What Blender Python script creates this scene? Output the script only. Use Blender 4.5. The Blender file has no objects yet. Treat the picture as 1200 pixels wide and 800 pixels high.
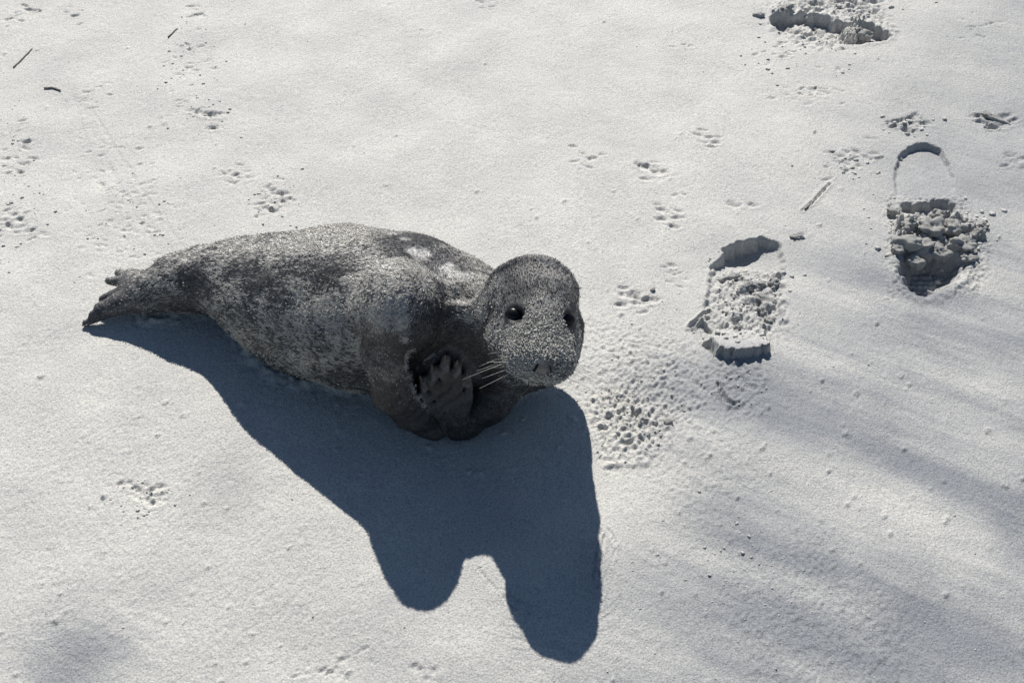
import bpy, bmesh, math, random
import numpy as np
from mathutils import Vector, Matrix

random.seed(7)
rng = np.random.default_rng(7)
scene = bpy.context.scene
COL = scene.collection

# ------------------------------------------------------------------ camera
CAM_H = 1.295
PITCH = math.radians(46.0)
HFOV = math.radians(45.0)
FPX = 600.0 / math.tan(HFOV / 2)          # focal length in photograph pixels
cd = bpy.data.cameras.new('camera')
cd.sensor_fit = 'HORIZONTAL'
cd.angle = HFOV
cd.clip_start = 0.02
cd.clip_end = 6000
cam = bpy.data.objects.new('camera', cd)
cam.location = (0, 0, CAM_H)
cam.rotation_euler = (math.radians(90) - PITCH, 0, 0)
COL.objects.link(cam)
scene.camera = cam

# ------------------------------------------------------------------ sky, sun, exposure
SUN_EL = math.radians(45.0)
SUN_SX = 0.12                               # sideways drift of the shadows
world = bpy.data.worlds.new('World')
scene.world = world
world.use_nodes = True
wn = world.node_tree
wn.nodes.clear()
wo = wn.nodes.new('ShaderNodeOutputWorld')
wb = wn.nodes.new('ShaderNodeBackground')
ws = wn.nodes.new('ShaderNodeTexSky')
ws.sky_type = 'NISHITA'
ws.sun_disc = False
ws.sun_elevation = SUN_EL
ws.sun_rotation = -math.atan(SUN_SX)
ws.air_density = 1.0
ws.dust_density = 0.1
ws.ozone_density = 2.5
wb.inputs['Strength'].default_value = 0.058
wn.links.new(ws.outputs[0], wb.inputs[0])
wn.links.new(wb.outputs[0], wo.inputs[0])

sl = bpy.data.lights.new('sun', 'SUN')
sl.energy = 5.0
sl.angle = math.radians(0.5)
sl.color = (1.0, 0.965, 0.915)
sun = bpy.data.objects.new('sun', sl)
_hd = math.hypot(SUN_SX, 1.0)
travel = Vector((SUN_SX, -1.0, -math.tan(SUN_EL) * 1.0))
sun.rotation_euler = travel.to_track_quat('-Z', 'Y').to_euler()
sun.location = (-1, 6, 6)
COL.objects.link(sun)

vs = scene.view_settings
vs.view_transform = 'Standard'
vs.look = 'None'
vs.exposure = 0.17
vs.gamma = 1.0
vs.use_curve_mapping = False

# ------------------------------------------------------------------ helpers
CP, SP = math.cos(PITCH), math.sin(PITCH)

def ground(u, v, z=0.0):
    """spot on the beach (metres) that the photograph shows at pixel u, v"""
    a = (u - 600) / FPX
    b = (400 - v) / FPX
    dy, dz = CP + b * SP, -SP + b * CP
    t = (z - CAM_H) / dz
    return np.array([a * t, dy * t])

def gpoly(pts):
    return np.array([ground(u, v) for u, v in pts])

def to_px(p):
    dz = p[..., 2] - CAM_H
    dep = p[..., 1] * CP - dz * SP
    up = p[..., 1] * SP + dz * CP
    return 600 + FPX * p[..., 0] / dep, 400 - FPX * up / dep

def sstep(a, b, x):
    t = np.clip((x - a) / (b - a), 0, 1)
    return t * t * (3 - 2 * t)

_T = np.random.default_rng(3).random((64, 64, 64)).astype(np.float32)

def vnoise(p, scale, seed=0):
    """3-D value noise, -1..1"""
    q = p * scale + np.array([11.3, 7.7, 3.1]) * (seed + 1)
    i = np.floor(q).astype(np.int64)
    f = q - i
    f = f * f * (3 - 2 * f)
    i &= 63
    j = (i + 1) & 63
    x0, y0, z0 = i[..., 0], i[..., 1], i[..., 2]
    x1, y1, z1 = j[..., 0], j[..., 1], j[..., 2]
    fx, fy, fz = f[..., 0], f[..., 1], f[..., 2]
    c00 = _T[x0, y0, z0] * (1 - fx) + _T[x1, y0, z0] * fx
    c10 = _T[x0, y1, z0] * (1 - fx) + _T[x1, y1, z0] * fx
    c01 = _T[x0, y0, z1] * (1 - fx) + _T[x1, y0, z1] * fx
    c11 = _T[x0, y1, z1] * (1 - fx) + _T[x1, y1, z1] * fx
    return ((c00 * (1 - fy) + c10 * fy) * (1 - fz) + (c01 * (1 - fy) + c11 * fy) * fz) * 2 - 1

def mesh_from_np(name, V, F, mat, parent=None, smooth=True):
    V = np.ascontiguousarray(V, dtype=np.float32)
    F = np.ascontiguousarray(F, dtype=np.int32)
    me = bpy.data.meshes.new(name)
    n, k = F.shape
    me.vertices.add(len(V))
    me.vertices.foreach_set('co', V.ravel())
    me.loops.add(n * k)
    me.loops.foreach_set('vertex_index', F.ravel())
    me.polygons.add(n)
    me.polygons.foreach_set('loop_start', np.arange(0, n * k, k, dtype=np.int32))
    me.polygons.foreach_set('loop_total', np.full(n, k, dtype=np.int32))
    if smooth:
        me.polygons.foreach_set('use_smooth', np.ones(n, dtype=bool))
    me.update(calc_edges=True)
    if mat:
        me.materials.append(mat)
    o = bpy.data.objects.new(name, me)
    COL.objects.link(o)
    if parent is not None:
        o.parent = parent
    return o

def add_attr(o, name, vals):
    a = o.data.attributes.new(name, 'FLOAT', 'POINT')
    a.data.foreach_set('value', np.ascontiguousarray(vals, dtype=np.float32))

def add_col(o, name, rgb):
    a = o.data.attributes.new(name, 'FLOAT_COLOR', 'POINT')
    c = np.ones((len(rgb), 4), dtype=np.float32)
    c[:, :3] = rgb
    a.data.foreach_set('color', c.ravel())

def tag(o, label=None, cat=None, group=None, kind=None):
    if label: o['label'] = label
    if cat: o['category'] = cat
    if group: o['group'] = group
    if kind: o['kind'] = kind
    return o

# ------------------------------------------------------------------ materials
def new_mat(name):
    m = bpy.data.materials.new(name)
    m.use_nodes = True
    nt = m.node_tree
    nt.nodes.clear()
    out = nt.nodes.new('ShaderNodeOutputMaterial')
    return m, nt, out

def nd(nt, kind, **kw):
    n = nt.nodes.new(kind)
    for k, v in kw.items():
        setattr(n, k, v)
    return n

def noise(nt, scale, detail=2.0, rough=0.5, coord=None):
    n = nd(nt, 'ShaderNodeTexNoise')
    n.inputs['Scale'].default_value = scale
    n.inputs['Detail'].default_value = detail
    n.inputs['Roughness'].default_value = rough
    if coord is not None:
        nt.links.new(coord, n.inputs['Vector'])
    return n

def ramp(nt, src, stops):
    r = nd(nt, 'ShaderNodeValToRGB')
    cr = r.color_ramp
    while len(cr.elements) < len(stops):
        cr.elements.new(0.5)
    for e, (p, c) in zip(cr.elements, stops):
        e.position = p
        e.color = (*c, 1) if len(c) == 3 else c
    nt.links.new(src, r.inputs[0])
    return r

def mix(nt, kind, fac, a, b):
    m = nd(nt, 'ShaderNodeMix', data_type='RGBA', blend_type=kind)
    for s, val in ((m.inputs[0], fac), (m.inputs[6], a), (m.inputs[7], b)):
        if hasattr(val, 'is_output'):
            nt.links.new(val, s)
        elif isinstance(val, (int, float)):
            s.default_value = val
        else:
            s.default_value = (*val, 1)
    return m.outputs[2]

DRY = (0.600, 0.590, 0.551)
DAMP = (0.262, 0.274, 0.290)

def sand_material(name, use_attr=True, loose=False):
    m, nt, out = new_mat(name)
    geo = nd(nt, 'ShaderNodeTexCoord')
    pos = geo.outputs['Object']
    if use_attr:
        at = nd(nt, 'ShaderNodeAttribute', attribute_name='damp')
        damp = at.outputs['Fac']
        base = mix(nt, 'MIX', damp, DRY, DAMP)
    else:
        base = mix(nt, 'MIX', 0.12, DRY, DAMP)
    # mottled drying, grain colours
    n1 = noise(nt, 9.0, 5, 0.6, pos)
    r1 = ramp(nt, n1.outputs['Fac'], [(0.3, (0.90, 0.90, 0.91)), (0.7, (1.06, 1.05, 1.03))])
    base = mix(nt, 'MULTIPLY', 1.0, base, r1.outputs[0])
    n2 = noise(nt, 420.0, 3, 0.75, pos)
    r2 = ramp(nt, n2.outputs['Fac'], [(0.30, (0.58, 0.59, 0.62)), (0.5, (1.0, 1.0, 1.0)), (0.70, (1.26, 1.25, 1.22))])
    base = mix(nt, 'MULTIPLY', 1.0, base, r2.outputs[0])
    n3 = noise(nt, 1100.0, 1, 0.5, pos)
    r3 = ramp(nt, n3.outputs['Fac'], [(0.28, (0.45, 0.45, 0.48)), (0.40, (1, 1, 1)), (1.0, (1, 1, 1))])
    base = mix(nt, 'MULTIPLY', 0.8, base, r3.outputs[0])
    b = nd(nt, 'ShaderNodeBsdfPrincipled')
    nt.links.new(base, b.inputs['Base Color'])
    b.inputs['Roughness'].default_value = 0.72
    b.inputs['Specular IOR Level'].default_value = 0.35
    # fine relief
    h1 = noise(nt, 330.0, 4, 0.7, pos)
    h2 = noise(nt, 95.0, 3, 0.6, pos)
    add = nd(nt, 'ShaderNodeMath', operation='MULTIPLY_ADD')
    nt.links.new(h2.outputs['Fac'], add.inputs[0])
    add.inputs[1].default_value = 0.45
    nt.links.new(h1.outputs['Fac'], add.inputs[2])
    bp = nd(nt, 'ShaderNodeBump')
    bp.inputs['Strength'].default_value = 0.95
    bp.inputs['Distance'].default_value = 0.0020
    nt.links.new(add.outputs[0], bp.inputs['Height'])
    nt.links.new(bp.outputs[0], b.inputs['Normal'])
    nt.links.new(b.outputs[0], out.inputs[0])
    return m

M_SAND = sand_material('beach_sand')
M_CLUMP = sand_material('sand_lump', use_attr=False)

def simple_mat(name, col, rough=0.6, spec=0.5, nscale=None, namp=0.3):
    m, nt, out = new_mat(name)
    b = nd(nt, 'ShaderNodeBsdfPrincipled')
    b.inputs['Roughness'].default_value = rough
    b.inputs['Specular IOR Level'].default_value = spec
    b.inputs['Base Color'].default_value = (*col, 1)
    if nscale:
        tc = nd(nt, 'ShaderNodeTexCoord')
        n = noise(nt, nscale, 4, 0.6, tc.outputs['Object'])
        lo = tuple(c * (1 - namp) for c in col)
        hi = tuple(c * (1 + namp) for c in col)
        r = ramp(nt, n.outputs['Fac'], [(0.3, lo), (0.7, hi)])
        nt.links.new(r.outputs[0], b.inputs['Base Color'])
        bp = nd(nt, 'ShaderNodeBump')
        bp.inputs['Strength'].default_value = 0.4
        bp.inputs['Distance'].default_value = 0.001
        nt.links.new(n.outputs['Fac'], bp.inputs['Height'])
        nt.links.new(bp.outputs[0], b.inputs['Normal'])
    nt.links.new(b.outputs[0], out.inputs[0])
    return m

M_EYE = simple_mat('wet_dark_eye', (0.008, 0.008, 0.010), 0.30, 0.20, 60, 0.2)
M_NOSE = simple_mat('nostril_dark', (0.012, 0.012, 0.013), 0.55, 0.3, 300, 0.3)
M_CLAW = simple_mat('claw_horn', (0.10, 0.085, 0.065), 0.4, 0.5, 400, 0.4)
M_WHISK = simple_mat('whisker_pale', (0.62, 0.58, 0.50), 0.35, 0.5, 300, 0.2)
M_TWIG = simple_mat('dry_stem', (0.25, 0.235, 0.21), 0.85, 0.2, 250, 0.5)

def attr_surface(name, attr, rough, spec, transl=0.0, bump=None, sheen=0.0):
    m, nt, out = new_mat(name)
    a = nd(nt, 'ShaderNodeAttribute', attribute_name=attr)
    b = nd(nt, 'ShaderNodeBsdfPrincipled')
    col = a.outputs['Color']
    if bump:
        tc = nd(nt, 'ShaderNodeTexCoord')
        n = noise(nt, bump, 4, 0.7, tc.outputs['Object'])
        r = ramp(nt, n.outputs['Fac'], [(0.3, (0.6, 0.6, 0.6)), (0.7, (1.25, 1.25, 1.25))])
        col = mix(nt, 'MULTIPLY', 1.0, col, r.outputs[0])
        bp = nd(nt, 'ShaderNodeBump')
        bp.inputs['Strength'].default_value = 0.6
        bp.inputs['Distance'].default_value = 0.0015
        nt.links.new(n.outputs['Fac'], bp.inputs['Height'])
        nt.links.new(bp.outputs[0], b.inputs['Normal'])
    nt.links.new(col, b.inputs['Base Color'])
    b.inputs['Roughness'].default_value = rough
    b.inputs['Specular IOR Level'].default_value = spec
    b.inputs['Sheen Weight'].default_value = sheen
    if transl > 0:
        t = nd(nt, 'ShaderNodeBsdfTranslucent')
        nt.links.new(col, t.inputs['Color'])
        mx = nd(nt, 'ShaderNodeMixShader')
        mx.inputs[0].default_value = transl
        nt.links.new(b.outputs[0], mx.inputs[1])
        nt.links.new(t.outputs[0], mx.inputs[2])
        nt.links.new(mx.outputs[0], out.inputs[0])
    else:
        nt.links.new(b.outputs[0], out.inputs[0])
    return m

M_SKIN = attr_surface('seal_coat', 'coat', 0.5, 0.4, 0.0, bump=330)
M_FUR = attr_surface('seal_fur', 'coat', 0.38, 0.5, 0.35)
M_GRAIN = attr_surface('stuck_sand', 'coat', 0.7, 0.4, 0.0)

# ------------------------------------------------------------------ the beach
STEP = 0.0024
GX0, GX1, GY0, GY1 = -1.18, 1.18, 0.58, 2.36
nx = int(round((GX1 - GX0) / STEP)) + 1
ny = int(round((GY1 - GY0) / STEP)) + 1
xs = np.linspace(GX0, GX1, nx)
ys = np.linspace(GY0, GY1, ny)
X, Y = np.meshgrid(xs, ys)

def spectral(seed, lam_lo, lam_hi, beta=1.0, stretch=None):
    """band-limited random relief, unit deviation"""
    r = np.random.default_rng(seed)
    kx = np.fft.fftfreq(nx, STEP)[None, :]
    ky = np.fft.fftfreq(ny, STEP)[:, None]
    if stretch:
        ang, s = stretch
        c, d = math.cos(ang), math.sin(ang)
        a, b = c * kx + d * ky, -d * kx + c * ky
        k = np.sqrt((a * s) ** 2 + b ** 2)
    else:
        k = np.sqrt(kx ** 2 + ky ** 2)
    w = np.zeros_like(k)
    ok = (k > 1 / lam_hi) & (k < 1 / lam_lo)
    w[ok] = k[ok] ** (-beta)
    f = np.fft.fft2(r.standard_normal((ny, nx))) * w
    z = np.fft.ifft2(f).real
    return z / (z.std() + 1e-12)

Z = 0.0015 * spectral(1, 0.10, 0.9, 1.4) + 0.00017 * spectral(2, 0.02, 0.12, 1.2) + 0.00012 * spectral(3, 0.006, 0.02, 0.6)
rough_field = spectral(4, 0.006, 0.028, 0.7)
lump_field = spectral(5, 0.012, 0.05, 1.0)
big_field = spectral(6, 0.05, 0.4, 1.2)
streak = 0.50 * spectral(8, 0.05, 0.35, 1.0, stretch=(math.radians(-24), 5.0)) + 0.20 * spectral(11, 0.010, 0.05, 0.8, stretch=(math.radians(-29), 12.0))
billow = np.abs(spectral(9, 0.022, 0.06, 0.6)) - 0.8 + 0.45 * (np.abs(spectral(10, 0.009, 0.024, 0.6)) - 0.8)

def window(cx, cy, r):
    i0, i1 = np.searchsorted(xs, [cx - r, cx + r])
    j0, j1 = np.searchsorted(ys, [cy - r, cy + r])
    return slice(j0, j1), slice(i0, i1)

def poly_sd(poly, x, y):
    """signed distance to polygon, negative inside"""
    d = np.full(x.shape, 1e9)
    s = np.ones(x.shape)
    n = len(poly)
    for i in range(n):
        a, b = poly[i], poly[i - 1]
        e = b - a
        wx, wy = x - a[0], y - a[1]
        t = np.clip((wx * e[0] + wy * e[1]) / (e @ e), 0, 1)
        d = np.minimum(d, np.hypot(wx - e[0] * t, wy - e[1] * t))
        c1, c2 = y >= a[1], y < b[1]
        c3 = e[0] * wy > e[1] * wx
        flip = (c1 & c2 & c3) | (~c1 & ~c2 & ~c3)
        s = np.where(flip, -s, s)
    return s * d

def pwin(poly, pad=0.05):
    c = poly.mean(0)
    r = np.abs(poly - c).max() + pad
    return window(c[0], c[1], r)

def chaikin(poly, n=2):
    for _ in range(n):
        q = np.roll(poly, -1, 0)
        poly = np.stack([poly * .75 + q * .25, poly * .25 + q * .75], 1).reshape(-1, 2)
    return poly

def carve(pts, depth, edge=0.004, far_near=None, wob=0.0012, rim=0.0, smooth=1):
    """press a hollow; far_near = (depth at far edge, depth at near edge)"""
    poly = chaikin(gpoly(pts), smooth)
    w = pwin(poly)
    sd = poly_sd(poly, X[w], Y[w]) + wob * lump_field[w]
    k = sstep(edge * .5, -edge, sd)
    if far_near is not None:
        y0, y1 = poly[:, 1].min(), poly[:, 1].max()
        t = np.clip((Y[w] - y0) / (y1 - y0), 0, 1)
        dep = far_near[1] + (far_near[0] - far_near[1]) * t
    else:
        dep = depth
    Z[w] -= k * dep
    if rim:
        Z[w] += rim * np.exp(-((sd - 0.006) / 0.007) ** 2)
    return w, sd

def roughen(pts, amp, soft=0.02, field=None, power=1.0):
    poly = gpoly(pts)
    w = pwin(poly, soft * 2 + 0.01)
    sd = poly_sd(poly, X[w], Y[w])
    k = sstep(soft, -soft, sd)
    fld = (rough_field if field is None else field)[w]
    Z[w] += k * amp * fld

def dent(u, v, lx, ly, depth, ang=0.0, sharp=2.0):
    c = ground(u, v)
    lx, ly = lx * 1.45, ly * .95
    R = max(lx, ly) * 2.4
    w = window(c[0], c[1], R)
    if X[w].size == 0:
        return
    ca, sa = math.cos(ang), math.sin(ang)
    dx, dy = X[w] - c[0], Y[w] - c[1]
    a, b = (ca * dx + sa * dy) / lx, (-sa * dx + ca * dy) / ly
    q = np.maximum(a * a + b * b + 0.35 * lump_field[w] + 0.2 * rough_field[w], 0)
    Z[w] -= depth * np.exp(-q ** 1.4) * (0.65 + 0.35 * np.clip(b, -1, 1)) - depth * 0.16 * np.exp(-(np.sqrt(q) - 1.35) ** 2 * 6) * (b < 0.3)

def bump(u, v, r, h):
    c = ground(u, v)
    w = window(c[0], c[1], r * 2.5)
    if X[w].size == 0:
        return
    a, b = (X[w] - c[0]) / r, (Y[w] - c[1]) / r
    q = np.maximum(((a + b) * .62) ** 2 + ((a - b) * .85) ** 2 + .45 * rough_field[w] + .25 * lump_field[w], 0)
    Z[w] += h * np.exp(-q ** 1.5)

def groove(pts, width, depth, rim=0.4):
    P = gpoly(pts)
    w = pwin(P, 0.03)
    x, y = X[w], Y[w]
    d = np.full(x.shape, 1e9)
    for a, b in zip(P[:-1], P[1:]):
        e = b - a
        t = np.clip(((x - a[0]) * e[0] + (y - a[1]) * e[1]) / (e @ e), 0, 1)
        d = np.minimum(d, np.hypot(x - a[0] - e[0] * t, y - a[1] - e[1] * t))
    d = d + 0.0008 * lump_field[w]
    Z[w] += -depth * np.exp(-(d / width) ** 2) + rim * depth * np.exp(-((d - 2 * width) / width) ** 2)

# --- boot print with the deep toe hole (right of the photograph)
HEEL_R = [(1050, 192), (1058, 176), (1080, 166), (1100, 171), (1112, 186), (1119, 212), (1116, 236), (1052, 236), (1047, 212)]
carve(HEEL_R, 0, 0.0045, far_near=(0.0125, 0.001), wob=0.0008)
carve([(1054, 237), (1075, 240), (1098, 233), (1117, 236), (1122, 248), (1100, 254), (1060, 250)], 0.015, 0.005, wob=0.002)
BOWL = [(1056, 300), (1072, 292), (1090, 288), (1106, 296), (1134, 300), (1130, 322), (1108, 339), (1084, 349), (1064, 340), (1053, 320)]
poly = chaikin(gpoly(BOWL), 2)
w_ = pwin(poly)
sd_ = poly_sd(poly, X[w_], Y[w_]) + 0.0015 * lump_field[w_]
bowl = sstep(0.005, -0.024, sd_)
Z[w_] -= 0.034 * bowl
Z[w_] += 0.0028 * np.exp(-((sd_ - 0.008) / 0.008) ** 2)
Z[w_] += bowl * 0.0011 * np.sin(Y[w_] * 2 * math.pi / 0.011 + 40 * (X[w_] - 0.60) ** 2)
MASS = [(1047, 254), (1085, 250), (1120, 248), (1136, 262), (1152, 276), (1142, 296), (1108, 295), (1088, 287), (1070, 292), (1054, 300), (1044, 280)]
poly = chaikin(gpoly(MASS), 1)
w_ = pwin(poly)
sd_ = poly_sd(poly, X[w_], Y[w_]) + 0.003 * lump_field[w_]
km = sstep(0.004, -0.008, sd_)
Z[w_] += km * (0.0040 + 0.0085 * billow[w_])
roughen([(1035, 230), (1125, 228), (1165, 290), (1150, 345), (1040, 350)], 0.0010, 0.012)
# --- boot print with the cracked slab (nearer the seal)
PRINT_L = [(912, 281), (880, 279), (852, 289), (836, 308), (831, 330), (829, 350), (820, 366), (838, 395), (902, 390), (914, 372), (919, 338), (918, 302)]
poly = chaikin(gpoly(PRINT_L), 2)
w_ = pwin(poly)
sd_ = poly_sd(poly, X[w_], Y[w_]) + 0.0022 * lump_field[w_]
deep = ground(872, 290)
toe = np.exp(-(((X[w_] - deep[0]) / .052) ** 2 + ((Y[w_] - deep[1]) / .050) ** 2))
lft = np.exp(-((X[w_] - ground(828, 340)[0]) / .03) ** 2)
Z[w_] -= sstep(0.003, -0.005, sd_) * (0.0015 + 0.028 * toe + 0.006 * lft)
roughen([(842, 318), (880, 308), (915, 318), (922, 372), (900, 392), (835, 385)], 0.0042, 0.010, billow)
roughen([(830, 305), (880, 298), (915, 310), (930, 385), (900, 405), (820, 400)], 0.0008, 0.012)
# the slab: a broken plate of crust standing proud on its near edge
SLAB = chaikin(gpoly([(836, 383), (862, 378), (893, 381), (898, 398), (902, 413), (880, 417), (842, 420), (832, 402), (826, 394)]), 1)
w_ = pwin(SLAB)
sd_ = poly_sd(SLAB, X[w_], Y[w_]) + 0.0022 * lump_field[w_] + .0006 * rough_field[w_]
t_ = np.clip((SLAB[:, 1].max() - Y[w_]) / (SLAB[:, 1].max() - SLAB[:, 1].min()), 0, 1)
Z[w_] += sstep(0.001, -0.0025, sd_) * (0.001 + 0.017 * t_)
STEPB = gpoly([(808, 381), (822, 372), (838, 384), (832, 398), (842, 412), (838, 418), (822, 402)])
w_ = pwin(STEPB)
sd_ = poly_sd(STEPB, X[w_], Y[w_])
Z[w_] -= sstep(0.001, -0.003, sd_) * 0.010
groove([(806, 382), (818, 372), (832, 360)], 0.002, 0.006)
groove([(842, 448), (848, 464), (858, 472), (868, 470)], 0.0025, 0.006)
groove([(895, 385), (903, 402), (905, 414)], 0.0018, 0.003)
roughen([(840, 425), (905, 420), (895, 490), (850, 490)], 0.0006, 0.015)
roughen([(860, 640), (960, 620), (1060, 720), (1080, 810), (880, 810), (840, 720)], 0.00042, 0.05)
roughen([(700, 380), (800, 400), (900, 560), (820, 640), (720, 560)], 0.00035, 0.05)
roughen([(100, 480), (420, 560), (430, 800), (0, 800), (-50, 560)], 0.00022, 0.08)
# --- print at the far edge
FAR_P = [(902, 17), (926, 19), (960, 17), (992, 30), (1015, 27), (1046, 38), (1040, 47), (1000, 54), (984, 53), (940, 42), (906, 35)]
carve(FAR_P, 0, 0.006, far_near=(0.026, 0.012), wob=0.0016, rim=0.002, smooth=2)
carve([(922, 22), (950, 22), (960, 36), (930, 38)], -0.013, 0.012, wob=0.003)
bump(1000, 36, 0.022, 0.022)
bump(915, 12, 0.02, 0.006)
roughen([(900, 0), (1030, -10), (1050, 40), (960, 60), (900, 30)], 0.0030, 0.03, billow)
for u, v in ((985, 2), (1000, 4), (1012, 10), (975, 8), (960, 6), (1022, 2), (1016, 14), (950, 14)):
    dent(u, v, 0.012, 0.009, 0.007, random.uniform(-.5, .5))

# --- small tracks: clusters of little pressed dents
TRACKS = {
    'a': [(672, 172, 1), (682, 180, 1), (674, 190, 1), (690, 188, 1), (696, 186, 1), (704, 182, 1), (688, 197, 1), (680, 200, .6)],
    'b': [(756, 196, 2.2), (774, 203, 1.8), (758, 211, 1.3), (768, 191, 1)],
    'c': [(778, 247, 1.4), (792, 246, 1.3), (776, 257, 1.2), (794, 255, 1.2), (787, 265, 1.2), (770, 240, .8), (802, 228, .8), (790, 229, .8)],
    'd': [(822, 153, 1), (818, 159, 1.1), (830, 162, 1.2), (824, 168, 1.2), (838, 168, 1.2), (842, 161, .9), (832, 173, 1)],
    'e': [(741, 345, 2.0), (757, 349, 2.0), (752, 354, 1.3), (728, 357, 1.4), (730, 337, 1), (754, 365, 1)],
    'f': [(242, 134, 2.2), (250, 150, 1.6), (258, 134, 1.0), (240, 128, .9)],
    'g': [(148, 566, 1.3), (157, 572, 1.2), (165, 578, 1.3), (172, 586, 1.3), (180, 590, 1.2), (186, 580, 1), (190, 586, 1), (178, 574, 1.1), (168, 568, .9), (160, 584, 1), (188, 570, .9)],
}
for k, lst in TRACKS.items():
    for u, v, s in lst:
        dent(u, v, 0.0062 * s * random.uniform(.8, 1.2), 0.0040 * s, 0.0040 * s, random.uniform(-.5, .3))
def cluster(u, v, du, dv, n, s, dep):
    for _ in range(n):
        dent(u + random.gauss(0, du), v + random.gauss(0, dv), 0.005 * s * random.uniform(.6, 1.4), 0.0036 * s * random.uniform(.6, 1.3), dep * random.uniform(.5, 1.2), random.uniform(-.6, .6))
cluster(12, 180, 12, 14, 22, 1.2, 0.0045)
cluster(20, 265, 12, 10, 22, 1.2, 0.0045)
cluster(225, 72, 16, 10, 20, 1.0, 0.0035)
cluster(228, 18, 8, 8, 9, 1.1, 0.004)
cluster(28, 14, 9, 5, 8, 1.6, 0.005)
cluster(88, 15, 12, 7, 8, 1.0, 0.003)
cluster(275, 205, 10, 8, 12, 1.1, 0.0036)
cluster(318, 232, 12, 14, 22, 1.2, 0.0042)
cluster(110, 112, 14, 8, 12, 1.0, 0.003)
cluster(215, 125, 10, 10, 10, 1.0, 0.003)
cluster(150, 250, 32, 30, 90, 0.9, 0.0026)
cluster(135, 190, 22, 22, 30, 0.9, 0.002)
cluster(950, 110, 20, 7, 18, 1.2, 0.0035)
cluster(920, 60, 30, 12, 20, 1.2, 0.004)
cluster(1062, 146, 14, 6, 14, 1.7, 0.0065)
cluster(1168, 142, 14, 5, 12, 1.8, 0.0075)
cluster(1000, 188, 16, 9, 18, 1.3, 0.0045)
cluster(812, 58, 8, 4, 5, 1.2, 0.004)
cluster(870, 243, 6, 3, 4, 1.6, 0.005)
cluster(788, 315, 12, 8, 12, 1.0, 0.003)
cluster(565, 6, 8, 6, 8, 1.0, 0.003)
cluster(1190, 190, 8, 8, 6, 1.6, 0.005)
cluster(1150, 30, 25, 10, 10, 1.2, 0.004)
cluster(380, 785, 30, 6, 16, 0.55, 0.002)
cluster(365, 788, 22, 4, 10, 0.6, 0.002)
groove([(340, 792), (375, 784), (400, 772), (430, 758)], 0.0014, 0.0016)
cluster(495, 790, 10, 6, 8, 0.9, 0.003)
# churned sand beside the head, with a low straight-edged flake
roughen([(682, 462), (740, 455), (790, 480), (775, 530), (715, 548), (695, 520)], 0.0009, 0.022)
roughen([(684, 462), (740, 458), (782, 482), (765, 520), (715, 536), (697, 515)], 0.0003, 0.02, billow)
roughen([(690, 380), (800, 400), (860, 440), (780, 500), (700, 500)], 0.0007, 0.05)
FLAKE = gpoly([(706, 505), (748, 496), (768, 528), (760, 546), (706, 549)])
w_ = pwin(FLAKE)
Z[w_] += sstep(0.002, -0.004, poly_sd(FLAKE, X[w_], Y[w_])) * 0.0030
roughen([(690, 470), (740, 462), (780, 486), (765, 520), (712, 536)], 0.0006, 0.02)
cluster(735, 482, 26, 16, 10, 0.6, 0.0016)
# sweeping scratches left by the flippers
groove([(560, 668), (580, 690), (600, 712), (622, 722)], 0.0013, 0.0016)
groove([(585, 690), (612, 708), (625, 714)], 0.0012, 0.0013)
groove([(700, 690), (703, 660), (708, 630)], 0.0016, 0.0024)
groove([(695, 680), (698, 650), (704, 622)], 0.0014, 0.002)
groove([(712, 620), (722, 640), (716, 665)], 0.0015, 0.0016)
# drag trail of the seal, upper left
for k in range(9):
    o = k * 9 - 30
    groove([(95 + o * .3, 120 + o * .2), (120 + o * .6, 190), (150 + o * .8, 250), (185 + o * .9, 300)], random.uniform(.003, .008), random.uniform(.0002, .0009), 0.2)
groove([(940, 247), (955, 233), (972, 216)], 0.0022, 0.0034)
dent(935, 277, 0.010, 0.006, 0.006, .4)
# blown pimples on the sand (each little bump with its shadow)
for _ in range(190):
    u, v = random.uniform(0, 1200), random.uniform(560, 805)
    if 430 < u < 720 and v < 780:
        continue
    bump(u, v, random.uniform(.0016, .0040), random.uniform(.0008, .0028))
for _ in range(160):
    bump(random.uniform(-100, 1300), random.uniform(0, 560), random.uniform(.002, .005), random.uniform(.001, .003))
for _ in range(120):
    bump(random.gauss(760, 120), random.gauss(440, 60), random.uniform(.002, .004), random.uniform(.001, .0035))
# the seal's trunk: x, y, z, radius from tail to chest
TR = [(-0.535, 1.316, 0.034, 0.031), (-0.487, 1.324, 0.050, 0.041), (-0.446, 1.322, 0.058, 0.048), (-0.405, 1.310, 0.066, 0.057),
      (-0.365, 1.290, 0.070, 0.073), (-0.326, 1.268, 0.072, 0.090), (-0.286, 1.252, 0.076, 0.103), (-0.240, 1.232, 0.092, 0.109),
      (-0.190, 1.204, 0.106, 0.111), (-0.140, 1.196, 0.104, 0.111), (-0.090, 1.174, 0.120, 0.092), (-0.045, 1.152, 0.132, 0.072),
      (-0.005, 1.158, 0.104, 0.078), (0.028, 1.166, 0.088, 0.066)]
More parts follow.
